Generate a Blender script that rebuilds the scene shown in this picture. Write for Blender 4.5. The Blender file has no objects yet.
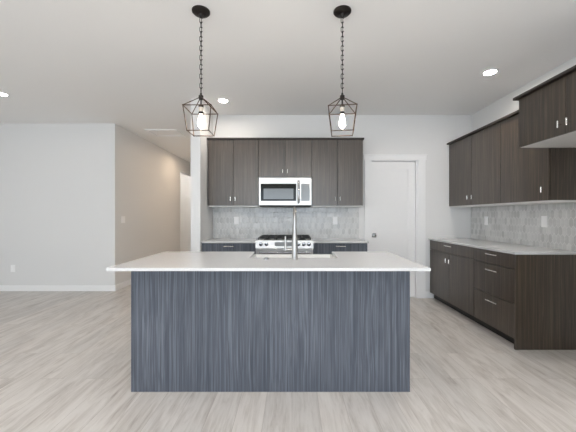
import bpy, bmesh, math, random
from mathutils import Vector, Matrix
random.seed(7)
S = bpy.context.scene
COL = S.collection
PI = math.pi

# ------------------------------------------------------------------ camera, world, window light, exposure
F_PX = 310.0
cam = bpy.data.cameras.new('camera'); co = bpy.data.objects.new('camera', cam); COL.objects.link(co)
co.location = (0, 0, 1.28); co.rotation_euler = (PI/2, 0, 0)
cam.sensor_fit = 'HORIZONTAL'; cam.sensor_width = 36.0; cam.lens = 36.0*F_PX/576.0
cam.shift_x = -4/576.0; cam.shift_y = 0.0
cam.clip_start = 0.05
S.camera = co

w = bpy.data.worlds.new('daylight'); S.world = w; w.use_nodes = True
bg = w.node_tree.nodes['Background']
bg.inputs[0].default_value = (0.80, 0.90, 1.0, 1); bg.inputs[1].default_value = 1.0

def area(name, loc, rot, sx, sy, power, color):
    l = bpy.data.lights.new(name, 'AREA'); l.shape = 'RECTANGLE'; l.size = sx; l.size_y = sy
    l.energy = power; l.color = color
    o = bpy.data.objects.new(name, l); COL.objects.link(o); o.location = loc; o.rotation_euler = rot
    return o
# daylight lamps in unseen window openings added to the rear and left walls (behind and beside the camera)
area('patio_window_light', (-0.1, -3.42, 1.25), (PI/2, 0, 0), 4.2, 2.2, 52, (0.76, 0.88, 1.0))
area('rear_fill_light', (-4.7, -3.42, 1.45), (PI/2, 0, 0), 2.2, 1.6, 3, (0.90, 0.95, 1.0))
area('side_fill_light', (-6.92, -1.3, 1.45), (0, -PI/2, 0), 1.6, 3.2, 30, (0.92, 0.96, 1.0))

sun = bpy.data.lights.new('sun', 'SUN'); sun.energy = 9; sun.angle = 0.02; sun.color = (1.0, 0.98, 0.95)
so = bpy.data.objects.new('sun', sun); COL.objects.link(so); so.rotation_euler = (math.radians(38), 0, math.radians(-12))   # in through the patio window, onto the floor behind the camera

vs = S.view_settings
S.display_settings.display_device = 'sRGB'
vs.view_transform = 'Standard'; vs.look = 'None'; vs.gamma = 1.0; vs.use_curve_mapping = False
vs.exposure = 0.77
S.cycles.max_bounces = 10; S.cycles.diffuse_bounces = 6; S.cycles.glossy_bounces = 4
S.cycles.use_denoising = True
S.cycles.sample_clamp_indirect = 6.0

# ------------------------------------------------------------------ materials
def lin(c):
    return tuple(((v/255)/12.92 if v/255 <= 0.04045 else (((v/255)+0.055)/1.055)**2.4) for v in c) + (1,)

def mat(name, col, rough=0.5, metal=0.0, emit=None, strength=0.0, spec=0.5):
    m = bpy.data.materials.new(name); m.use_nodes = True
    b = m.node_tree.nodes['Principled BSDF']
    b.inputs['Base Color'].default_value = tuple(col[:3]) + (1,)
    b.inputs['Roughness'].default_value = rough
    b.inputs['Metallic'].default_value = metal
    b.inputs['Specular IOR Level'].default_value = spec
    if emit:
        b.inputs['Emission Color'].default_value = tuple(emit[:3]) + (1,)
        b.inputs['Emission Strength'].default_value = strength
    return m

class G:
    """small node-graph helper"""
    def __init__(s, m): s.t = m.node_tree; s.b = s.t.nodes['Principled BSDF']
    def n(s, kind, **kw):
        nd = s.t.nodes.new(kind)
        for k, v in kw.items(): setattr(nd, k, v)
        return nd
    def link(s, a, b): s.t.links.new(a, b)
    def val(s, sock, v):
        if hasattr(v, 'is_output'): s.link(v, sock)
        else: sock.default_value = v
    def math(s, op, a, b=None, c=None):
        nd = s.n('ShaderNodeMath', operation=op); s.val(nd.inputs[0], a)
        if b is not None: s.val(nd.inputs[1], b)
        if c is not None: s.val(nd.inputs[2], c)
        return nd.outputs[0]
    def coords(s): return s.n('ShaderNodeNewGeometry').outputs['Position']
    def mapping(s, v, scale=(1, 1, 1), rot=(0, 0, 0), loc=(0, 0, 0)):
        nd = s.n('ShaderNodeMapping'); s.link(v, nd.inputs[0])
        nd.inputs['Scale'].default_value = scale; nd.inputs['Rotation'].default_value = rot; nd.inputs['Location'].default_value = loc
        return nd.outputs[0]
    def noise(s, v, scale, detail=2, rough=0.5, dist=0.0):
        nd = s.n('ShaderNodeTexNoise'); s.link(v, nd.inputs['Vector'])
        nd.inputs['Scale'].default_value = scale; nd.inputs['Detail'].default_value = detail
        nd.inputs['Roughness'].default_value = rough; nd.inputs['Distortion'].default_value = dist
        return nd.outputs['Fac']
    def ramp(s, f, stops):
        nd = s.n('ShaderNodeValToRGB'); s.link(f, nd.inputs[0])
        e = nd.color_ramp.elements
        while len(e) < len(stops): e.new(0.5)
        for i, (p, c) in enumerate(stops): e[i].position = p; e[i].color = tuple(c[:3]) + (1,)
        return nd.outputs[0]
    def mix(s, f, a, b, mode='MIX'):
        nd = s.n('ShaderNodeMix', data_type='RGBA', blend_type=mode)
        s.val(nd.inputs['Factor'], f)
        for sock, v in ((nd.inputs['A'], a), (nd.inputs['B'], b)):
            pass
        s.val(nd.inputs[6], a); s.val(nd.inputs[7], b)
        return nd.outputs[2]
    def bump(s, h, strength, dist=0.01):
        nd = s.n('ShaderNodeBump'); s.link(h, nd.inputs['Height'])
        nd.inputs['Strength'].default_value = strength; nd.inputs['Distance'].default_value = dist
        s.link(nd.outputs[0], s.b.inputs['Normal'])

def paint(name, col, rough=0.6):
    m = mat(name, col, rough, spec=0.3); g = G(m)
    g.bump(g.noise(g.coords(), 160, 2), 0.05, 0.002)
    return m

def laminate(name, dark, mid, light, rough=0.42, spec=0.5):
    """wood-grain laminate with vertical grain"""
    m = mat(name, mid, rough, spec=spec); g = G(m)
    p = g.coords()
    wob = g.noise(g.mapping(p, (3, 3, 1.1)), 1.0, 2)                       # slow sideways drift of the grain
    add = g.n('ShaderNodeVectorMath', operation='MULTIPLY_ADD')
    g.link(wob, add.inputs[0]); add.inputs[1].default_value = (0.03, 0.03, 0); g.link(p, add.inputs[2])
    q = add.outputs[0]
    fine = g.noise(g.mapping(q, (190, 190, 1.8)), 1.0, 3, 0.6)
    broad = g.noise(g.mapping(q, (60, 60, 0.8)), 1.0, 2, 0.5)
    f = g.math('ADD', g.math('MULTIPLY', fine, 0.6), g.math('MULTIPLY', broad, 0.4))
    c = g.ramp(f, [(0.36, dark), (0.50, mid), (0.64, light)])
    g.link(c, g.b.inputs['Base Color'])
    g.bump(fine, 0.12, 0.002)
    return m

M = {}
M['wall'] = paint('white_wall_paint', (0.76, 0.76, 0.755))
M['ceiling'] = paint('ceiling_paint', (0.90, 0.895, 0.885), 0.8)
M['trim'] = mat('white_trim_paint', (0.88, 0.88, 0.88), 0.35)
M['brown'] = laminate('dark_brown_laminate', (0.018, 0.0110, 0.0062), (0.043, 0.0285, 0.0170), (0.100, 0.073, 0.048), 0.34, 1.0)
M['daylit'] = laminate('daylit_grey_laminate', (0.048, 0.056, 0.072), (0.080, 0.091, 0.114), (0.150, 0.165, 0.198), 0.46, 0.4)  # cool daylight sheen is put into this lighter blue-grey copy of the brown laminate
M['brown_edge'] = mat('dark_brown_edge', (0.03, 0.022, 0.018), 0.45)
M['toe'] = mat('black_toe_kick', (0.012, 0.010, 0.009), 0.5)
M['melamine'] = mat('white_melamine', (0.80, 0.79, 0.77), 0.5)
M['quartz'] = mat('white_quartz', (0.74, 0.735, 0.73), 0.12)
g = G(M['quartz']); g.link(g.ramp(g.noise(g.coords(), 90, 3), [(0.3, (0.615, 0.615, 0.615)), (0.7, (0.67, 0.67, 0.67))]), g.b.inputs['Base Color'])
M['nickel'] = mat('brushed_nickel', (0.42, 0.412, 0.40), 0.30, 1.0)
M['pull'] = mat('polished_nickel_pull', (0.82, 0.80, 0.77), 0.25, 1.0)
M['chrome'] = mat('satin_chrome', (0.50, 0.50, 0.51), 0.16, 1.0)
M['steel'] = mat('stainless_steel', (0.52, 0.517, 0.505), 0.33, 1.0)
g = G(M['steel']); g.bump(g.noise(g.mapping(g.coords(), (4, 60, 400)), 1.0, 2), 0.04, 0.001)
M['black_glass'] = mat('black_glass', (0.008, 0.010, 0.008), 0.06, spec=0.25)
M['grey_glass'] = mat('screened_oven_glass', (0.20, 0.22, 0.23), 0.12)
M['panel_grey'] = mat('grey_control_glass', (0.30, 0.32, 0.33), 0.12)
M['iron'] = mat('cast_iron', (0.012, 0.012, 0.012), 0.5)
M['bronze'] = mat('oil_rubbed_bronze', (0.012, 0.008, 0.006), 0.45, 0.3)
M['copper'] = mat('brushed_bronze_rods', (0.060, 0.034, 0.022), 0.5, 0.5)
M['porcelain'] = mat('white_fireclay', (0.86, 0.86, 0.85), 0.1)
M['plastic'] = mat('white_plastic', (0.92, 0.92, 0.92), 0.35)
M['slot'] = mat('dark_slot', (0.05, 0.05, 0.05), 0.5)
M['lens'] = mat('lit_lens', (0.9, 0.9, 0.9), 0.4, emit=(1.0, 0.93, 0.86), strength=115)
M['bulb'] = mat('lit_bulb', (0.9, 0.9, 0.9), 0.3, emit=(1.0, 0.86, 0.70), strength=60)
M['candle'] = mat('ivory_candle_sleeve', (0.65, 0.58, 0.50), 0.4)

# floor: wide greige planks laid lengthways, away from the camera
m = mat('greige_plank_floor', (0.5, 0.45, 0.4), 0.38, spec=0.45); M['floor'] = m; g = G(m)
p = g.coords()
pr = g.mapping(p, (1, 1, 1), (0, 0, PI/2))
br = g.n('ShaderNodeTexBrick', offset=0.37, offset_frequency=2); g.link(pr, br.inputs['Vector'])
br.inputs['Scale'].default_value = 1.0; br.inputs['Brick Width'].default_value = 1.22; br.inputs['Row Height'].default_value = 0.18
br.inputs['Mortar Size'].default_value = 0.0012; br.inputs['Mortar Smooth'].default_value = 0.1
br.inputs['Color1'].default_value = (0.0, 0, 0, 1); br.inputs['Color2'].default_value = (1, 1, 1, 1); br.inputs['Mortar'].default_value = (0.5, 0.5, 0.5, 1)
sep = g.n('ShaderNodeSeparateColor'); g.link(br.outputs['Color'], sep.inputs[0]); plank = sep.outputs[0]
sh = g.n('ShaderNodeVectorMath', operation='MULTIPLY_ADD'); g.link(plank, sh.inputs[0]); sh.inputs[1].default_value = (3.1, 7.7, 0); g.link(p, sh.inputs[2])
streak = g.noise(g.mapping(sh.outputs[0], (13, 2.0, 1)), 1.0, 5, 0.62, 0.9)
fineg = g.noise(g.mapping(sh.outputs[0], (70, 4.0, 1)), 1.0, 3, 0.6)
f = g.math('ADD', g.math('MULTIPLY', streak, 0.72), g.math('MULTIPLY', fineg, 0.28))
c = g.ramp(f, [(0.28, (0.32, 0.282, 0.25)), (0.41, (0.50, 0.468, 0.437)), (0.54, (0.61, 0.582, 0.553)), (0.70, (0.67, 0.645, 0.617))])
tint = g.ramp(plank, [(0.0, (0.93, 0.93, 0.93)), (1.0, (1.04, 1.03, 1.02))])
c = g.mix(1.0, c, tint, 'MULTIPLY')
c = g.mix(g.math('MULTIPLY', br.outputs['Fac'], 0.5), c, (0.22, 0.18, 0.15, 1))
g.link(c, g.b.inputs['Base Color'])
g.bump(g.math('SUBTRACT', g.math('MULTIPLY', fineg, 0.3), br.outputs['Fac']), 0.10, 0.002)

def tile(name, axis):
    """upright elongated hexagon mosaic of grey glazed tiles; axis = world axis that runs along the wall"""
    m = mat(name, (0.5, 0.5, 0.5), 0.16, spec=0.6); g = G(m)
    sp = g.n('ShaderNodeSeparateXYZ'); g.link(g.coords(), sp.inputs[0])
    u = g.math('DIVIDE', sp.outputs[axis], 0.050); v = g.math('DIVIDE', sp.outputs[2], 0.100)
    H = 1.7320508
    def cell(val, size, off):
        k = g.math('FLOOR', g.math('DIVIDE', g.math('ADD', val, off), size))
        ctr = g.math('SUBTRACT', g.math('MULTIPLY', g.math('ADD', k, 0.5), size), off)
        return ctr, g.math('SUBTRACT', val, ctr)
    cu1, du1 = cell(u, 1.0, 20.0); cv1, dv1 = cell(v, H, 20*H)
    cu2, du2 = cell(u, 1.0, 20.5); cv2, dv2 = cell(v, H, 20.5*H)
    def d2(a, b): return g.math('ADD', g.math('MULTIPLY', a, a), g.math('MULTIPLY', b, b))
    pick = g.math('LESS_THAN', d2(du1, dv1), d2(du2, dv2))
    def sel(a, b): return g.math('ADD', g.math('MULTIPLY', pick, a), g.math('MULTIPLY', g.math('SUBTRACT', 1.0, pick), b))
    du, dv, cu, cv = sel(du1, du2), sel(dv1, dv2), sel(cu1, cu2), sel(cv1, cv2)
    au, av = g.math('ABSOLUTE', du), g.math('ABSOLUTE', dv)
    e = g.math('MAXIMUM', au, g.math('ADD', g.math('MULTIPLY', au, 0.5), g.math('MULTIPLY', av, 0.8660254)))   # 0 centre .. 0.5 rim
    grout = g.n('ShaderNodeMapRange'); g.link(e, grout.inputs[0]); grout.inputs[1].default_value = 0.455; grout.inputs[2].default_value = 0.478
    cb = g.n('ShaderNodeCombineXYZ'); g.link(cu, cb.inputs[0]); g.link(cv, cb.inputs[1])
    wn = g.n('ShaderNodeTexWhiteNoise', noise_dimensions='3D'); g.link(cb.outputs[0], wn.inputs['Vector'])
    rs = g.n('ShaderNodeSeparateColor'); g.link(wn.outputs['Color'], rs.inputs[0])
    col = g.ramp(rs.outputs[0], [(0.0, (0.43, 0.435, 0.43)), (0.3, (0.54, 0.545, 0.54)), (0.7, (0.61, 0.615, 0.61)), (1.0, (0.70, 0.70, 0.69))])
    mott = g.noise(g.coords(), 35, 3)
    col = g.mix(0.35, col, g.ramp(mott, [(0.3, (0.54, 0.545, 0.54)), (0.7, (0.74, 0.74, 0.73))]))
    col = g.mix(grout.outputs[0], col, (0.66, 0.66, 0.65, 1))
    g.link(col, g.b.inputs['Base Color'])
    # glaze: pillowed, every tile tipped a little its own way
    tip = g.math('ADD', g.math('MULTIPLY', g.math('SUBTRACT', rs.outputs[1], 0.5), du), g.math('MULTIPLY', g.math('SUBTRACT', rs.outputs[2], 0.5), dv))
    pil = g.math('MULTIPLY', g.math('POWER', g.math('MULTIPLY', e, 2.0), 5.0), -0.6)
    g.bump(g.math('ADD', g.math('MULTIPLY', tip, 1.8), pil), 0.6, 0.004)
    r = g.math('ADD', 0.14, g.math('MULTIPLY', grout.outputs[0], 0.5)); g.link(r, g.b.inputs['Roughness'])
    return m
M['tile_x'] = tile('grey_mosaic_tile_back', 0)
M['tile_y'] = tile('grey_mosaic_tile_side', 1)

# ------------------------------------------------------------------ builders
ROOT = {}
def tag(o, label=None, cat=None, group=None, kind=None):
    if label: o['label'] = label
    if cat: o['category'] = cat
    if group: o['group'] = group
    if kind: o['kind'] = kind
    return o

def thing(name, label, cat, loc, group=None):
    o = bpy.data.objects.new(name, None); COL.objects.link(o); o.location = loc
    o.empty_display_size = 0.05
    ROOT[o.name] = Vector(loc)
    return tag(o, label, cat, group)

def obj(name, bm, m, parent=None, label=None, smooth=False, kind=None):
    """bm is in world coordinates; becomes one mesh object, local to its thing"""
    base = ROOT[parent.name] if parent is not None else None
    if base is None:
        lo = Vector((1e9,)*3); hi = Vector((-1e9,)*3)
        for v in bm.verts:
            for i in range(3): lo[i] = min(lo[i], v.co[i]); hi[i] = max(hi[i], v.co[i])
        base = Vector(((lo.x+hi.x)/2, (lo.y+hi.y)/2, lo.z))
    for v in bm.verts: v.co -= base
    bmesh.ops.recalc_face_normals(bm, faces=bm.faces)
    me = bpy.data.meshes.new(name); bm.to_mesh(me); bm.free()
    me.materials.append(m)
    if smooth:
        for p in me.polygons: p.use_smooth = True
        me.set_sharp_from_angle(angle=math.radians(35))
    o = bpy.data.objects.new(name, me); COL.objects.link(o)
    if parent is not None: o.parent = parent
    else: o.location = base
    ROOT[o.name] = base
    if label: o['label'] = label
    if kind: o['kind'] = kind
    return o

def struct(name, bm, m, parent=None):
    return obj(name, bm, m, parent, kind=None if parent else 'structure')

def copy_tree(o, parent=None):
    c = o.copy(); COL.objects.link(c)
    if parent is not None: c.parent = parent
    ROOT[c.name] = ROOT[o.name]
    for ch in list(o.children): copy_tree(ch, c)
    return c

def box(bm, x0, x1, y0, y1, z0, z1, bev=0.0):
    r = bmesh.ops.create_cube(bm, size=1.0)
    vs_ = r['verts']
    for v in vs_:
        v.co.x = x0 + (v.co.x+0.5)*(x1-x0); v.co.y = y0 + (v.co.y+0.5)*(y1-y0); v.co.z = z0 + (v.co.z+0.5)*(z1-z0)
    if bev > 0:
        es = list({e for v in vs_ for e in v.link_edges})
        bmesh.ops.bevel(bm, geom=es, offset=bev, segments=2, profile=0.5, affect='EDGES')
    return bm

def B(*a, **k):
    bm = bmesh.new()
    if isinstance(a[0], (tuple, list)):
        for t in a: box(bm, *t, **k)
    else: box(bm, *a, **k)
    return bm

def prism(bm, pts, z0, z1):
    """extrude an xy outline"""
    a = [bm.verts.new((x, y, z0)) for x, y in pts]; b = [bm.verts.new((x, y, z1)) for x, y in pts]
    n = len(pts)
    bm.faces.new(a[::-1]); bm.faces.new(b)
    for i in range(n): bm.faces.new((a[i], a[(i+1) % n], b[(i+1) % n], b[i]))
    return bm

def tube(bm, pts, rad, seg=12, caps=True):
    """round tube through points; rad may be a list"""
    pts = [Vector(p) for p in pts]; n = len(pts)
    rads = rad if isinstance(rad, (list, tuple)) else [rad]*n
    rings = []; up = None
    for i, p in enumerate(pts):
        d = (pts[min(i+1, n-1)] - pts[max(i-1, 0)]).normalized()
        if up is None:
            up = Vector((1, 0, 0)) if abs(d.x) < 0.9 else Vector((0, 1, 0))
        s = d.cross(up).normalized(); up = s.cross(d).normalized()
        rings.append([bm.verts.new(p + (s*math.cos(2*PI*k/seg) + up*math.sin(2*PI*k/seg))*rads[i]) for k in range(seg)])
    for i in range(n-1):
        for k in range(seg):
            bm.faces.new((rings[i][k], rings[i][(k+1) % seg], rings[i+1][(k+1) % seg], rings[i+1][k]))
    if caps: bm.faces.new(rings[0][::-1]); bm.faces.new(rings[-1])
    return bm

def lathe(bm, cx, prof, seg=32, axis='Z'):
    """prof: list of (radius, height) along the axis; zero radius closes"""
    rings = []
    for r, h in prof:
        if r < 1e-6: rings.append([bm.verts.new((0, 0, h))])
        else: rings.append([bm.verts.new((r*math.cos(2*PI*k/seg), r*math.sin(2*PI*k/seg), h)) for k in range(seg)])
    for a, b in zip(rings, rings[1:]):
        for k in range(seg):
            k2 = (k+1) % seg
            if len(a) == 1 and len(b) == 1: continue
            if len(a) == 1: bm.faces.new((a[0], b[k2], b[k]))
            elif len(b) == 1: bm.faces.new((a[k], a[k2], b[0]))
            else: bm.faces.new((a[k], a[k2], b[k2], b[k]))
    vs_ = [v for rg in rings for v in rg]
    for v in vs_:
        x, y, z = v.co
        if axis == 'Z': v.co = (cx[0]+x, cx[1]+y, cx[2]+z)
        elif axis == '-Y': v.co = (cx[0]+x, cx[1]-z, cx[2]+y)       # axis comes out of a wall that faces the camera
        elif axis == '-X': v.co = (cx[0]-z, cx[1]+y, cx[2]+x)
    return bm

# ------------------------------------------------------------------ the room
H = 2.857
YB = 4.84                 # kitchen back wall
YL = 5.29                 # living-room end wall
XR = 2.80                 # right wall
XH = -3.02                # hall's left wall
XW0, XW1 = -1.364, -1.233 # wing wall beside the kitchen
YW = 4.17
XL, YF = -7.0, -3.5

bm = B(XL-0.12, XR+0.12, YF-0.12, 11.0, -0.12, 0.0); struct('floor', bm, M['floor'])
bm = B(XL-0.12, XR+0.12, YF-0.12, 11.0, H, H+0.12); struct('ceiling', bm, M['ceiling'])
# back wall with the doorway
DX0, DX1, DZ = 1.23, 1.96, 2.15
struct('wall_back', B((XW1, DX0, YB, YB+0.12, 0, H), (DX1, XR, YB, YB+0.12, 0, H), (DX0, DX1, YB, YB+0.12, DZ, H)), M['wall'])
struct('wall_right', B(XR, XR+0.12, YF, YB+0.12, 0, H), M['wall'])
struct('wall_wing', B(XW0, XW1, YW, 10.4, 0, H), M['wall'])
struct('wall_living', B(XL, XH, YL, YL+0.12, 0, H), M['wall'])
# hall: left wall with a tall opening, the recess behind it, the end wall
HO0, HO1, HOZ = 8.38, 9.75, 2.50
struct('wall_hall', B((XH-0.12, XH, YL+0.12, HO0, 0, H), (XH-0.12, XH, HO0, HO1, HOZ, H), (XH-0.12, XH, HO1, 10.4, 0, H)), M['wall'])
struct('wall_recess', B((XH-1.0, XH-0.88, HO0-0.3, HO1+0.3, 0, H), (XH-0.88, XH-0.12, HO1+0.18, HO1+0.3, 0, H), (XH-0.88, XH-0.12, HO0-0.3, HO0-0.18, 0, H)), M['wall'])
struct('wall_end', B(XH, XW0, 10.4, 10.52, 0, H), M['wall'])
# rear and left walls with window openings added to light the room (behind and beside the camera)
def wall_with_holes_x(y0, y1, x0, x1, holes):
    bs = []; x = x0
    for a, b, z0, z1 in holes:
        bs += [(x, a, y0, y1, 0, H), (a, b, y0, y1, z1, H)]
        if z0 > 0.01: bs.append((a, b, y0, y1, 0, z0))
        x = b
    bs.append((x, x1, y0, y1, 0, H)); return B(*bs)
struct('wall_rear', wall_with_holes_x(YF-0.12, YF, XL, XR, [(-5.8, -3.6, 0.65, 2.25), (-2.2, 2.0, 0.15, 2.35)]), M['wall'])
struct('wall_left', B((XL-0.12, XL, YF, -2.9, 0, H), (XL-0.12, XL, 0.3, YL+0.12, 0, H), (XL-0.12, XL, -2.9, 0.3, 0, 0.65), (XL-0.12, XL, -2.9, 0.3, 2.25, H)), M['wall'])
def frame_x(name, x0, x1, z0, z1, mids):
    y0, y1 = YF-0.09, YF-0.04; t = 0.05
    bs = [(x0, x0+t, y0, y1, z0, z1), (x1-t, x1, y0, y1, z0, z1), (x0+t, x1-t, y0, y1, z0, z0+t), (x0+t, x1-t, y0, y1, z1-t, z1)]
    bs += [(q-t/2, q+t/2, y0, y1, z0+t, z1-t) for q in mids]
    struct(name, B(*bs), M['trim'])
frame_x('window_1', -5.8, -3.6, 0.65, 2.25, [-4.7]); frame_x('window_2', -2.2, 2.0, 0.15, 2.35, [-0.1])
struct('window_3', B((XL-0.09, XL-0.04, -2.9, -2.85, 0.65, 2.25), (XL-0.09, XL-0.04, 0.25, 0.3, 0.65, 2.25), (XL-0.09, XL-0.04, -2.85, 0.25, 0.65, 0.7), (XL-0.09, XL-0.04, -2.85, 0.25, 2.2, 2.25)), M['trim'])  # frame of the unseen side opening, added for light from the left

# baseboards
BH, BT = 0.10, 0.014
struct('baseboard_living', B(XL, XH+BT, YL-BT, YL, 0, BH, bev=0.003), M['trim'])
struct('baseboard_hall', B(XH, XH+BT, YL, HO0, 0, BH, bev=0.003), M['trim'])
struct('baseboard_wing', B((XW0-BT, XW1, YW-BT, YW, 0, BH), (XW0-BT, XW0, YW, 10.4, 0, BH)), M['trim'])
struct('baseboard_back', B(2.077, 2.20, YB-BT, YB, 0, BH, bev=0.003), M['trim'])
struct('baseboard_end', B(XH, XW0-BT, 10.4-BT, 10.4, 0, BH), M['trim'])

# pantry door: casing, slab with two sunken panels, knob
struct('trim_1', B((1.132, DX0, YB-0.02, YB, 0, DZ), (DX1, 2.077, YB-0.02, YB, 0, DZ), (1.118, 2.091, YB-0.024, YB, DZ, 2.225), (1.108, 2.101, YB-0.034, YB, 2.225, 2.24),
                   (DX0, DX0+0.012, YB, YB+0.12, 0.0, DZ), (DX1-0.022, DX1, YB, YB+0.12, 0.0, DZ), (DX0+0.012, DX1-0.022, YB, YB+0.12, DZ-0.012, DZ)), M['trim'])
dx0, dx1, dy = 1.245, 1.935, YB+0.035
def door_face(bm):
    zs = 0.012; zt = DZ-0.016; st = 0.105
    box(bm, dx0, dx1, dy+0.012, dy+0.04, zs, zt)
    for a in ((dx0, dx0+st, zs, zt), (dx1-st, dx1, zs, zt), (dx0+st, dx1-st, zs, 0.22), (dx0+st, dx1-st, 0.93, 1.06), (dx0+st, dx1-st, zt-0.115, zt)):
        box(bm, a[0], a[1], dy, dy+0.012, a[2], a[3])
    for z0, z1 in ((0.22, 0.93), (1.06, zt-0.115)):     # a small stepped moulding around each panel
        x0, x1 = dx0+st, dx1-st; k = 0.014
        for a in ((x0, x0+k, z0, z1), (x1-k, x1, z0, z1), (x0+k, x1-k, z0, z0+k), (x0+k, x1-k, z1-k, z1)):
            box(bm, a[0], a[1], dy+0.006, dy+0.012, a[2], a[3])
    return bm
door = struct('door_1', door_face(bmesh.new()), M['trim'])
kb = bmesh.new(); box(kb, 1.255, 1.321, dy-0.008, dy, 0.944, 1.010, bev=0.002)
lathe(kb, (1.288, dy-0.008, 0.977), [(0.011, 0), (0.011, 0.02), (0.022, 0.026), (0.028, 0.038), (0.024, 0.05), (0.0, 0.054)], 24, '-Y')
obj('door_knob', kb, mat('dark_nickel', (0.32, 0.31, 0.30), 0.25, 1.0), door, label='dark nickel door knob on a square plate', smooth=True)

# attic hatch in the hall ceiling
t = thing('attic_hatch', 'white attic access hatch set into the hall ceiling', 'hatch', (-2.39, 5.87, H))
hx0, hx1, hy0, hy1 = -2.68, -2.10, 5.63, 6.10
obj('hatch_frame', B((hx0, hx1, hy0, hy0+0.05, H-0.018, H), (hx0, hx1, hy1-0.05, hy1, H-0.018, H), (hx0, hx0+0.05, hy0+0.05, hy1-0.05, H-0.018, H), (hx1-0.05, hx1, hy0+0.05, hy1-0.05, H-0.018, H)), M['trim'], t)
obj('hatch_panel', B(hx0+0.05, hx1-0.05, hy0+0.05, hy1-0.05, H-0.006, H), M['ceiling'], t)

# recessed lights
def recessed(x, y, label):
    t = thing('recessed_light', label, 'ceiling light', (x, y, H), 'recessed lights in the ceiling')
    obj('trim_ring', lathe(bmesh.new(), (x, y, H), [(0.0555, 0), (0.0555, -0.004), (0.064, -0.010), (0.082, -0.006), (0.084, 0)], 40), M['trim'], t, smooth=True)
    obj('lens', lathe(bmesh.new(), (x, y, H), [(0.0, -0.005), (0.055, -0.005), (0.055, -0.001), (0, -0.001)], 40), M['lens'], t)
    return t
def circuit(t, name, color, strength):
    """the lamps of one switch circuit: own colour and dimmer setting"""
    if name not in M: M[name] = mat(name, (0.9, 0.9, 0.9), 0.4, emit=color, strength=strength)
    for ch in t.children:
        if ch.name.startswith('lens'):
            ch.data = ch.data.copy(); ch.data.materials[0] = M[name]
    return t
rl = recessed(2.17, 3.395, 'round recessed ceiling light above the right-hand run of dark cabinets')
def place_light(x, y, label):
    c = copy_tree(rl); c.location = (x, y, H); c['label'] = label; return c
circuit(rl, 'counter_lens', (1.0, 0.93, 0.86), 260)
circuit(place_light(-0.94, 4.23, 'round recessed ceiling light just right of the left lantern pendant'), 'range_lens', (1.0, 0.90, 0.80), 120)
circuit(place_light(-3.75, 4.0, 'round recessed ceiling light at the left edge, over the living area'), 'living_lens', (1.0, 0.93, 0.86), 50)

circuit(place_light(-1.75, 6.6, 'unseen recessed ceiling light added to warm the hall, behind the wing wall'), 'hall_lens', (1.0, 0.76, 0.54), 150)  # hidden lamp, added to warm the hall wall evenly
place_light(-3.58, 9.0, 'unseen recessed ceiling light added to brighten the recess off the hall')  # hidden lamp, added because the opening came out dark
circuit(place_light(-2.42, 7.72, 'round recessed ceiling light far down the hall, half hidden by the wing wall'), 'hall_lens', (1.0, 0.76, 0.54), 150)

for x_, y_ in ((2.17, 1.1), (0.15, 0.6), (-1.6, 1.0), (2.17, -1.2), (0.15, -1.2), (-1.6, -1.2)):     # unseen fill lamps, added over and behind the camera to brighten the kitchen
    q = place_light(x_, y_, 'unseen recessed ceiling light added as fill over the near end of the room')
    if x_ > 2: circuit(q, 'right_fill_lens', (1.0, 0.93, 0.86), 110)

# ------------------------------------------------------------------ cabinets
def t_pull(parent, x, y, z, facing, horiz=False, length=0.056):
    """small bar on a stem. facing '-Y' or '-X'; horiz -> drawer bar along the front on two posts"""
    bm = bmesh.new(); r = 0.0065; out = 0.03
    if facing == '-Y':
        if horiz:
            tube(bm, [(x-length/2, y-out, z), (x+length/2, y-out, z)], r, 10)
            for s in (-1, 1): tube(bm, [(x+s*length*0.36, y, z), (x+s*length*0.36, y-out, z)], r*0.8, 8)
        else:
            tube(bm, [(x, y-out, z-length/2), (x, y-out, z+length/2)], r, 10); tube(bm, [(x, y, z), (x, y-out, z)], r*0.9, 8)
    else:
        if horiz:
            tube(bm, [(x-out, y-length/2, z), (x-out, y+length/2, z)], r, 10)
            for s in (-1, 1): tube(bm, [(x, y+s*length*0.36, z), (x-out, y+s*length*0.36, z)], r*0.8, 8)
        else:
            tube(bm, [(x-out, y, z-length/2), (x-out, y, z+length/2)], r, 10); tube(bm, [(x, y, z), (x-out, y, z)], r*0.9, 8)
    return obj('handle', bm, M['pull'], parent, smooth=True)

GAP = 0.0028; FT = 0.019
def front_y(parent, name, x0, x1, yf, z0, z1, m):      # a slab front facing the camera
    return obj(name, B(x0+GAP, x1-GAP, yf, yf+FT, z0+GAP, z1-GAP, bev=0.0012), m, parent)
def front_x(parent, name, y0, y1, xf, z0, z1, m):      # a slab front facing left
    return obj(name, B(xf, xf+FT, y0+GAP, y1-GAP, z0+GAP, z1-GAP, bev=0.0012), m, parent)

ZU0, ZU1 = 1.428, 2.388        # upper cabinets
YU = 4.49                      # their fronts on the back wall
def upper_back(x0, x1, z0, label, knob_z):
    t = thing('upper_cabinet', label, 'cabinet', ((x0+x1)/2, YB, z0), 'upper cabinets on the back wall')
    obj('carcass', B(x0+0.001, x1-0.001, YU+FT+0.001, YB-0.001, z0+0.004, ZU1), M['brown_edge'], t)
    obj('bottom_panel', B(x0+0.001, x1-0.001, YU+FT+0.001, YB-0.001, z0-0.014, z0+0.004), M['melamine'], t, label='white underside')
    obj('top_trim', B(x0-(0.014 if x0 < -1 else 0), x1+(0.014 if x1 > 1 else 0), YU-0.014, YB-0.001, ZU1, ZU1+0.024, bev=0.002), M['brown_edge'], t)
    xm = (x0+x1)/2
    for a, b, kx in ((x0, xm, xm-0.035), (xm, x1, xm+0.035)):
        d = front_y(t, 'door', a, b, YU, z0, ZU1, M['brown'])
        t_pull(d, kx, YU, knob_z, '-Y')
    return t
XA, XB_, XC, XD = -1.217, -0.487, 0.287, 1.030
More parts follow.
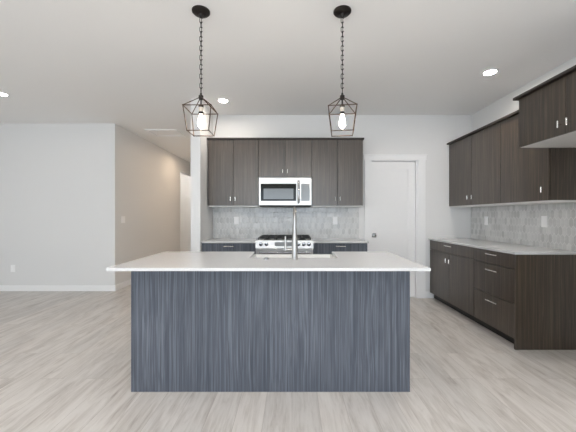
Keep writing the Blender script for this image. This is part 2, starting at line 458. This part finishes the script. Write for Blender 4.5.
upper_back(XA, XB_, ZU0, 'two-door dark woodgrain upper cabinet left of the microwave', 1.528)
upper_back(XB_, XC, 1.842, 'short two-door woodgrain cabinet directly above the microwave', 1.925)
upper_back(XC, XD, ZU0, 'two-door dark woodgrain upper cabinet right of the microwave, nearest the white door', 1.528)

ZC0, ZC1 = 0.912, 0.935        # worktops
YBF = 4.225                    # base fronts on the back wall
def base_back(x0, x1, label, pulls_right):
    t = thing('base_cabinet', label, 'cabinet', ((x0+x1)/2, YB, 0), 'base cabinets on the back wall')
    obj('carcass', B(x0+0.001, x1-0.001, YBF+FT+0.001, YB-0.001, 0.10, ZC0), M['daylit'], t)
    obj('toe_kick', B(x0+0.001, x1-0.001, YBF+0.07, YB-0.02, 0, 0.10), M['toe'], t)
    d = front_y(t, 'drawer', x0, x1, YBF, 0.765, ZC0-0.004, M['daylit'])
    t_pull(d, (x0+x1)/2, YBF, 0.868, '-Y', True, 0.135)
    xm = (x0+x1)/2
    for a, b, kx in ((x0, xm, xm-0.035), (xm, x1, xm+0.035)):
        q = front_y(t, 'door', a, b, YBF, 0.10, 0.765, M['daylit']); t_pull(q, kx, YBF, 0.69, '-Y')
    return t
base_back(XA-0.012, XB_-0.002, 'slate woodgrain base cabinet with one drawer, left of the range', True)
base_back(XC+0.002, XD, 'slate woodgrain base cabinet with one drawer, right of the range beside the door', False)
def worktop(x0, x1, label):
    o = obj('countertop', B(x0, x1, 4.195, YB-0.0105, ZC0, ZC1, bev=0.002), M['quartz'])
    tag(o, label, 'countertop', 'back wall countertops')
worktop(XA-0.014, XB_-0.003, 'white quartz countertop piece left of the range')
worktop(XC+0.003, XD+0.012, 'white quartz countertop piece right of the range, ending by the white door')

# back splash
bs = obj('tile_backsplash', B((XW1+0.008, XD+0.012, YB-0.009, YB-0.0005, ZC0-0.01, ZU0-0.015)), M['tile_x'])
tag(bs, 'glossy grey mosaic tile backsplash on the back wall behind the range', 'backsplash')

# right-hand run ------------------------------------------------------------------
XF = 2.148                     # base fronts on the right wall
YN, YM, YE = 2.985, 3.66, YB   # near end, joint of the two units, far end
def base_right(y0, y1, label):
    t = thing('base_cabinet', label, 'cabinet', (XR, (y0+y1)/2, 0), 'base cabinets on the right wall')
    obj('carcass', B(XF+FT+0.001, XR-0.001, y0+0.001, y1-0.001, 0.09, ZC0), M['brown_edge'], t)
    obj('toe_kick', B(XF+0.07, XR-0.02, y0+0.001, y1-0.001, 0, 0.09), M['toe'], t)
    return t
t = base_right(YM, YE, 'dark brown base cabinet with two doors under a drawer, in the far corner')
ym = 4.237
d = front_x(t, 'drawer', YM, YE-0.012, XF, 0.763, ZC0-0.004, M['brown']); t_pull(d, XF, 4.22, 0.868, '-X', True, 0.19)
for a, b, ky in ((YM, ym, ym-0.045), (ym, YE-0.012, ym+0.045)):
    q = front_x(t, 'door', a, b, XF, 0.09, 0.763, M['brown']); t_pull(q, XF, ky, 0.665, '-X')
t = base_right(YN, YM, 'dark brown three-drawer base cabinet at the near end of the right wall')
for z0, z1, pz in ((0.763, ZC0-0.004, 0.868), (0.431, 0.763, 0.698), (0.09, 0.431, 0.366)):
    d = front_x(t, 'drawer', YN, YM, XF, z0, z1, M['brown']); t_pull(d, XF, 3.30, pz, '-X', True, 0.19)
ep = obj('cabinet_end_panel', B(2.137, XR-0.001, YN-0.022, YN-0.001, 0, ZC0-0.001, bev=0.0015), M['brown'])
tag(ep, 'tall dark woodgrain end panel closing the near end of the right-hand base cabinets', 'panel')
o = obj('countertop', B(2.124, XR-0.0105, YN-0.032, YB-0.001, ZC0, ZC1, bev=0.002), M['quartz'])
tag(o, 'long white quartz countertop along the right wall', 'countertop')
o = obj('tile_backsplash', B(XR-0.009, XR-0.0005, YN-0.03, YB-0.001, ZC0-0.01, ZU0-0.015), M['tile_y'])
tag(o, 'matte grey mosaic tile backsplash along the right wall above the long countertop', 'backsplash')

XU = 2.448
def end_skin(t, x0, x1, y0, y1, z0, z1): return obj('end_panel', B(x0, x1, y0, y1, z0, z1), M['brown'], t)
def upper_right(y0, y1, z0, xf, seams, knobs, label, kz, end=False, name='upper_cabinet', shy=0.0, flush=False, trim_y=None):
    t = thing(name, label, 'cabinet', (XR, (y0+y1)/2, z0), 'upper cabinets on the right wall')
    obj('carcass', B(xf+FT+0.001, XR-0.001, y0+0.001, y1-0.001, z0+0.004, ZU1), M['brown_edge'], t)
    obj('bottom_panel', B(xf+FT+0.001, XR-0.001, y0+0.001, y1-0.001, z0-(0.0 if flush else 0.014), z0+0.004), M['melamine'], t, label='white underside')
    obj('top_trim', B(xf-0.034, XR-0.001, (trim_y or (y0, y1))[0], (trim_y or (y0, y1))[1], ZU1+0.001, ZU1+0.025, bev=0.002), M['brown_edge'], t)
    end_skin(t, xf+FT+0.001, XR-0.001, y0-0.001, y0+0.0008, z0+0.0045 if not flush else z0, ZU1)
    ys = [y0] + seams + [y1-shy]
    for a, b, ky in zip(ys, ys[1:], knobs):
        d = front_x(t, 'door', a, b, xf, z0, ZU1, M['brown']); t_pull(d, xf, ky, kz, '-X')
    return t
upper_right(3.64, YB, ZU0, XU, [4.23], [4.18, 4.285], 'two-door dark brown upper cabinet in the far corner of the right wall', 1.535, shy=0.006)
upper_right(2.956, 3.64, ZU0, XU, [], [3.01], 'single-door dark brown upper cabinet at the near end of the right wall', 1.535, trim_y=(2.987, 3.64))
upper_right(2.03, 2.953, 1.93, 2.159, [2.445], [2.405, 2.485], 'deep two-door dark cabinet mounted high above the empty fridge space', 2.014, flush=True, trim_y=(2.03, 2.986))

fp = obj('fridge_shade_panel', B(2.14, XR-0.001, 2.005, 2.027, 0, ZU1, bev=0.0015), M['brown'])  # out-of-view panel, added to darken the cabinet end across the fridge space
tag(fp, 'unseen tall dark woodgrain panel added to shade the empty fridge space', 'panel')

# wall plates
def plate_y(x, z, label, kind):
    t = thing('wall_outlet' if kind == 'outlet' else 'light_switch', label, kind, (x, YB-0.009, z), 'plates on the backsplash of the back wall')
    obj('cover_plate', B(x-0.037, x+0.037, YB-0.0155, YB-0.0092, z-0.06, z+0.06, bev=0.002), M['plastic'], t)
    obj('receptacle', B((x-0.017, x+0.017, YB-0.0185, YB-0.0156, z-0.034, z+0.034), bev=0.001), M['plastic'], t)
    return t
plate_y(-0.867, 1.208, 'white wall outlet on the tiles left of the range', 'outlet')
plate_y(0.672, 1.208, 'white wall outlet on the tiles right of the range', 'outlet')
def plate_x(y, z, label):
    x = XR-0.009
    t = thing('wall_outlet', label, 'outlet', (x, y, z), 'plates on the backsplash of the right wall')
    obj('cover_plate', B(x-0.0065, x-0.0002, y-0.04, y+0.04, z-0.062, z+0.062, bev=0.002), M['plastic'], t)
    obj('receptacle', B(x-0.0095, x-0.0066, y-0.018, y+0.018, z-0.035, z+0.035, bev=0.001), M['plastic'], t)
plate_x(4.45, 1.212, 'white wall outlet on the right wall tiles, the one nearer the corner')
plate_x(3.425, 1.218, 'white wall outlet on the right wall tiles, the one nearer the fridge space')
x, z = -4.76, 0.386
t = thing('wall_outlet', 'white wall outlet low on the living room wall above the baseboard', 'outlet', (x, YL, z))
obj('cover_plate', B(x-0.037, x+0.037, YL-0.0065, YL-0.0002, z-0.06, z+0.06, bev=0.002), M['plastic'], t)
obj('receptacle', B(x-0.017, x+0.017, YL-0.0095, YL-0.0066, z-0.034, z+0.034, bev=0.001), M['plastic'], t)
y, z = 5.54, 1.215
t = thing('light_switch', 'white double light switch on the hall wall near the corner', 'switch', (XH, y, z))
obj('cover_plate', B(XH+0.0002, XH+0.0065, y-0.06, y+0.06, z-0.06, z+0.06, bev=0.002), M['plastic'], t)
for s in (-1, 1): obj('rocker', B(XH+0.0066, XH+0.010, y+s*0.023-0.017, y+s*0.023+0.017, z-0.034, z+0.034, bev=0.001), M['plastic'], t)

# ------------------------------------------------------------------ microwave
mx0, mx1, my, mz0, mz1 = -0.475, 0.281, 4.42, 1.42, 1.826
t = thing('microwave', 'stainless over-the-range microwave with a dark glass door', 'microwave', ((mx0+mx1)/2, YB, mz0))
obj('housing', B(mx0, mx1, my+0.032, YB-0.012, mz0+0.012, mz1), M['steel'], t)
xs = 0.075                                           # joint of door and control panel
dd = obj('door', B(mx0, xs-0.001, my, my+0.031, mz0+0.012, mz1, bev=0.004), M['steel'], t)
obj('window', B(mx0+0.028, xs-0.015, my-0.003, my-0.0003, mz0+0.075, mz1-0.085, bev=0.001), M['black_glass'], dd, label='black glass window')
obj('screen', B(mx0+0.07, xs-0.055, my-0.0042, my-0.0031, mz0+0.10, mz1-0.155), M['grey_glass'], dd, label='grey mesh screen')
cp = obj('control_panel', B(xs+0.001, mx1, my, my+0.031, mz0+0.012, mz1, bev=0.004), M['steel'], t)
obj('keypad', B(xs+0.055, mx1-0.028, my-0.003, my-0.0003, mz0+0.075, mz1-0.085, bev=0.001), M['panel_grey'], cp, label='grey glass keypad')
hb = bmesh.new(); hx = xs+0.022
tube(hb, [(hx, my, mz1-0.045), (hx, my-0.03, mz1-0.07), (hx, my-0.042, mz1-0.13), (hx, my-0.046, (mz0+mz1)/2), (hx, my-0.042, mz0+0.13), (hx, my-0.03, mz0+0.07), (hx, my, mz0+0.045)], 0.013, 14)
obj('handle', hb, M['chrome'], cp, smooth=True)
obj('vent_base', B(mx0+0.01, mx1-0.01, my+0.02, YB-0.012, mz0-0.006, mz0+0.0119), M['toe'], t, label='black underside')

# ------------------------------------------------------------------ range
rx0, rx1, ry, rz = XB_+0.004, XC-0.004, 4.10, 0.945
rc = (rx0+rx1)/2
t = thing('gas_range', 'stainless slide-in gas range with black grates between the back base cabinets', 'range', (rc, YB, 0))
obj('body', B(rx0, rx1, ry+0.06, YB-0.02, 0.03, rz-0.02), M['steel'], t)
obj('cooktop', B(rx0-0.0, rx1+0.0, ry+0.03, YB-0.014, rz-0.02, rz+0.006, bev=0.003), M['steel'], t)
pb = bmesh.new()                                       # control panel with a sloping face
vs0 = [(ry-0.005, 0.852), (ry+0.058, 0.852), (ry+0.058, rz+0.012), (ry+0.022, rz+0.018), (ry+0.012, rz+0.010)]
a = [pb.verts.new((rx0, y_, z_)) for y_, z_ in vs0]; b = [pb.verts.new((rx1, y_, z_)) for y_, z_ in vs0]
pb.faces.new(a); pb.faces.new(b[::-1])
for i in range(5): pb.faces.new((a[i], b[i], b[(i+1) % 5], a[(i+1) % 5]))
cpn = obj('control_panel', pb, M['steel'], t)
obj('display', B(rc-0.13, rc+0.12, ry-0.004, ry+0.004, 0.880, 0.935), M['panel_grey'], cpn, label='grey glass display')
for kx in (rx0+0.07, rx0+0.145, rx1-0.20, rx1-0.13, rx1-0.06):
    obj('knob', lathe(bmesh.new(), (kx, ry+0.006, 0.908), [(0.026, 0), (0.026, 0.012), (0.020, 0.016), (0.018, 0.034), (0.0, 0.036)], 24, '-Y'), M['chrome'], cpn, smooth=True)
od = obj('oven_door', B(rx0+0.002, rx1-0.002, ry+0.012, ry+0.058, 0.20, 0.842, bev=0.004), M['steel'], t)
obj('window', B(rx0+0.10, rx1-0.10, ry+0.009, ry+0.0118, 0.34, 0.68), M['black_glass'], od)
hb = tube(bmesh.new(), [(rx0+0.05, ry-0.035, 0.80), (rx1-0.05, ry-0.035, 0.80)], 0.012, 14)
for xx in (rx0+0.08, rx1-0.08): tube(hb, [(xx, ry-0.035, 0.80), (xx, ry+0.012, 0.80)], 0.009, 10)
obj('handle', hb, M['chrome'], od, smooth=True)
obj('warming_drawer', B(rx0+0.002, rx1-0.002, ry+0.014, ry+0.058, 0.06, 0.192, bev=0.003), M['steel'], t)
for fx in (rx0+0.05, rx1-0.05):
    for fy in (ry+0.12, YB-0.08): obj('foot', lathe(bmesh.new(), (fx, fy, 0), [(0, 0), (0.02, 0), (0.02, 0.03), (0, 0.03)], 16), M['toe'], t)
def grate(x0, x1):
    bm = bmesh.new(); y0, y1 = ry+0.07, YB-0.06; zt = rz+0.046; b_ = 0.007
    for y_ in (y0, y1): box(bm, x0, x1, y_-b_, y_+b_, zt-0.016, zt)
    for x_ in (x0+b_, x1-b_): box(bm, x_-b_, x_+b_, y0, y1, zt-0.016, zt)
    xm = (x0+x1)/2; ym_ = (y0+y1)/2
    box(bm, xm-b_*0.8, xm+b_*0.8, y0, y1, zt-0.014, zt+0.002)
    for y_ in (y0+(y1-y0)*0.26, ym_, y0+(y1-y0)*0.74): box(bm, x0, x1, y_-b_*0.8, y_+b_*0.8, zt-0.014, zt+0.002)
    for x_ in (x0+b_, x1-b_):
        for y_ in (y0, ym_, y1): box(bm, x_-b_, x_+b_, y_-b_, y_+b_, rz+0.006, zt-0.014)
    return bm
wx = (rx1-rx0-0.05)/3
for k in range(3): obj('grate', grate(rx0+0.025+k*wx+0.003, rx0+0.025+(k+1)*wx-0.003), M['iron'], t)
for bx, by in ((rx0+0.14, ry+0.21), (rx0+0.14, YB-0.19), (rx1-0.14, ry+0.21), (rx1-0.14, YB-0.19), (rc, (ry+YB)/2)):
    obj('burner', lathe(bmesh.new(), (bx, by, rz+0.006), [(0, 0), (0.05, 0), (0.05, 0.008), (0.034, 0.010), (0.034, 0.020), (0, 0.022)], 24), M['iron'], t, smooth=True)

# ------------------------------------------------------------------ island
ix0, ix1, iy0, iy1 = -1.171, 0.858, 2.2545, 2.975
sx0, sx1, sy0, sy1 = -0.370, 0.392, 2.545, 3.035      # apron sink
t = thing('kitchen_island', 'large kitchen island base with slate woodgrain front panel in the middle of the room', 'island', ((ix0+ix1)/2, (iy0+iy1)/2, 0))
obj('front_panel', B(ix0, ix1, iy0, iy0+0.02, 0, ZC0+0.001, bev=0.0015), M['daylit'], t)
obj('end_panel', B(ix0, ix0+0.02, iy0+0.0205, iy1, 0, ZC0-0.005), M['daylit'], t)
obj('end_panel', B(ix1-0.02, ix1, iy0+0.0205, iy1, 0, ZC0-0.005), M['daylit'], t)
obj('carcass', B((ix0+0.021, sx0-0.012, iy0+0.021, iy1-FT-0.002, 0.10, ZC0-0.005), (sx1+0.012, ix1-0.021, iy0+0.021, iy1-FT-0.002, 0.10, ZC0-0.005), (sx0-0.012, sx1+0.012, iy0+0.021, iy1-FT-0.002, 0.10, 0.60)), M['melamine'], t)
obj('toe_kick', B(ix0+0.021, ix1-0.021, iy1-0.09, iy1-0.07, 0, 0.0995), M['toe'], t)
def island_door(x0, x1, z1, kx):
    d = obj('door', B(x0+GAP, x1-GAP, iy1-FT, iy1, 0.10, z1-GAP), M['daylit'], t)
    bm = bmesh.new(); tube(bm, [(kx, iy1+0.03, z1-0.12), (kx, iy1+0.03, z1-0.06)], 0.0055, 10); tube(bm, [(kx, iy1, z1-0.09), (kx, iy1+0.03, z1-0.09)], 0.005, 8)
    obj('handle', bm, M['nickel'], d, smooth=True)
island_door(ix0+0.02, sx0-0.012, ZC0-0.005, sx0-0.06); island_door(sx0-0.012, (sx0+sx1)/2, 0.60, (sx0+sx1)/2-0.04)
island_door((sx0+sx1)/2, sx1+0.012, 0.60, (sx0+sx1)/2+0.04); island_door(sx1+0.012, ix1-0.02, ZC0-0.005, sx1+0.06)
bm = prism(bmesh.new(), [(-1.236, 2.055), (0.922, 2.055), (0.922, 3.01), (sx1-0.008, 3.01), (sx1-0.008, sy0+0.012), (sx0+0.008, sy0+0.012), (sx0+0.008, 3.01), (-1.236, 3.01)], ZC0+0.002, ZC1)
bmesh.ops.bevel(bm, geom=list(bm.edges), offset=0.0025, segments=2, affect='EDGES')
o = obj('countertop', bm, M['quartz']); tag(o, 'wide white quartz island countertop with a sink cut-out', 'countertop')

# apron sink
t = thing('farmhouse_sink', 'white apron-front sink set into the kitchen side of the island', 'sink', ((sx0+sx1)/2, (sy0+sy1)/2, 0.66))
zr = ZC0-0.006; zb = 0.675; th = 0.022
obj('basin', B((sx0, sx1, sy0, sy0+th, zb, zr), (sx0, sx1, sy1-th, sy1, zb, zr), (sx0, sx0+th, sy0+th, sy1-th, zb, zr), (sx1-th, sx1, sy0+th, sy1-th, zb, zr), (sx0+th, sx1-th, sy0+th, sy1-th, zb, zb+0.02)), M['porcelain'], t)
obj('drain', lathe(bmesh.new(), ((sx0+sx1)/2, (sy0+sy1)/2, zb+0.0202), [(0, 0.001), (0.03, 0.001), (0.042, 0.004), (0.045, 0.0)], 28), M['chrome'], t, smooth=True)

# faucet, standing on the camera side of the sink
fx, fy = 0.022, 2.475
t = thing('kitchen_faucet', 'tall chrome gooseneck faucet with side lever at the island sink', 'faucet', (fx, fy, ZC1))
fb = lathe(bmesh.new(), (fx, fy, ZC1), [(0.0, 0), (0.028, 0), (0.028, 0.006), (0.024, 0.010), (0.0235, 0.13), (0.0165, 0.21), (0.0155, 0.215), (0, 0.215)], 28)
obj('body', fb, M['nickel'], t, smooth=True)
nk = bmesh.new(); R_ = 0.095; zt = ZC1+0.315
pts = [(fx, fy, ZC1+0.205), (fx, fy, zt)] + [(fx, fy+R_-R_*math.cos(a_), zt+R_*math.sin(a_)) for a_ in [k*PI/14 for k in range(1, 15)]] + [(fx, fy+2*R_, zt-0.04)]
tube(nk, pts, 0.0135, 16); obj('spout', nk, M['nickel'], t, smooth=True)
obj('spray_head', lathe(bmesh.new(), (fx, fy+2*R_, zt-0.16), [(0, 0), (0.019, 0), (0.021, 0.02), (0.017, 0.10), (0.0145, 0.125), (0, 0.125)], 24), M['nickel'], t, smooth=True)
lv = bmesh.new(); zl = ZC1+0.078
tube(lv, [(fx-0.015, fy, zl), (fx-0.072, fy, zl)], 0.0125, 14)
tube(lv, [(fx-0.074, fy, zl-0.012), (fx-0.075, fy, zl+0.02), (fx-0.074, fy, zl+0.105)], [0.010, 0.009, 0.0065], 12)
obj('lever', lv, M['nickel'], t, smooth=True)
o = obj('air_switch', lathe(bmesh.new(), (-0.205, 2.475, ZC1), [(0, 0), (0.024, 0), (0.024, 0.005), (0.016, 0.007), (0.016, 0.013), (0, 0.014)], 24), M['chrome'], smooth=True)
tag(o, 'small round chrome push button on the island countertop left of the faucet', 'button')

# ------------------------------------------------------------------ lantern pendants
def pendant(label):
    """built around x = y = 0 at the ceiling, z in world"""
    t = thing('lantern_pendant', label, 'pendant light', (0, 0, H), 'lantern pendants over the island')
    obj('ceiling_canopy', lathe(bmesh.new(), (0, 0, H), [(0.068, 0), (0.068, -0.010), (0.058, -0.020), (0.020, -0.027), (0.012, -0.04), (0.008, -0.052), (0, -0.053)], 36), M['bronze'], t, smooth=True)
    # chain of alternate links
    ch = bmesh.new(); z = H-0.05; k = 0; L = 0.042
    while z-L > 2.215:
        pts = []
        for a_ in range(21):
            an = 2*PI*a_/20; r_ = 0.0095
            px = r_*math.cos(an); pz = r_*math.sin(an) + (L/2-r_ if math.sin(an) >= 0 else -(L/2-r_))
            pts.append((px, 0, z-L/2+pz) if k % 2 == 0 else (0, px, z-L/2+pz))
        tube(ch, pts, 0.0026, 6); z -= L-0.006; k += 1
    tube(ch, [(0.004, 0.004, H-0.04), (0.003, -0.003, (H+2.2)/2), (0.002, 0.002, 2.19)], 0.0022, 6)
    obj('chain', ch, M['bronze'], t, smooth=True)
    ap = 2.195
    obj('hub', lathe(bmesh.new(), (0, 0, ap), [(0, 0.03), (0.007, 0.03), (0.009, 0.016), (0.018, 0.010), (0.018, -0.016), (0.010, -0.022), (0, -0.022)], 24), M['bronze'], t, smooth=True)
    zt, zb, a_, b_ = 2.098, 1.917, 0.104, 0.081
    T = [(-a_, -a_, zt), (a_, -a_, zt), (a_, a_, zt), (-a_, a_, zt)]; Bm = [(-b_, -b_, zb), (b_, -b_, zb), (b_, b_, zb), (-b_, b_, zb)]
    cg = bmesh.new(); r = 0.0037
    for i in range(4):
        tube(cg, [T[i], T[(i+1) % 4]], r, 6); tube(cg, [Bm[i], Bm[(i+1) % 4]], r, 6)
        tube(cg, [T[i], Bm[i]], r, 6); tube(cg, [(T[i][0]*0.10, T[i][1]*0.10, ap-0.008), T[i]], r, 6)
        for P_ in (T[i], Bm[i]): box(cg, P_[0]-r, P_[0]+r, P_[1]-r, P_[1]+r, P_[2]-r, P_[2]+r)
    obj('cage', cg, M['copper'], t)
    obj('stem', tube(bmesh.new(), [(0, 0, ap-0.02), (0, 0, 2.135)], 0.006, 10), M['bronze'], t, smooth=True)
    sk = obj('socket', lathe(bmesh.new(), (0, 0, 2.06), [(0, 0), (0.019, 0), (0.019, 0.018), (0.015, 0.020), (0.015, 0.055), (0.019, 0.057), (0.019, 0.072), (0.008, 0.080), (0, 0.080)], 24), M['bronze'], t, smooth=True)
    obj('candle_sleeve', lathe(bmesh.new(), (0, 0, 2.081), [(0.0155, 0), (0.0175, 0), (0.0175, 0.034), (0.0155, 0.034)], 24), M['candle'], sk, smooth=True)
    obj('bulb', lathe(bmesh.new(), (0, 0, 2.06), [(0.011, 0), (0.012, -0.012), (0.019, -0.034), (0.0235, -0.058), (0.023, -0.080), (0.016, -0.098), (0.0, -0.108)], 24), M['bulb'], t, smooth=True)
    return t
pa = pendant('bronze lantern pendant on a chain, left of the two over the island')
pb_ = copy_tree(pa)
pa.location = (-0.700, 2.385, H)
pb_.location = (0.387, 2.385, H); pb_.rotation_euler = (0, 0, math.radians(-8))
pb_['label'] = 'bronze lantern pendant on a chain, right of the two over the island'
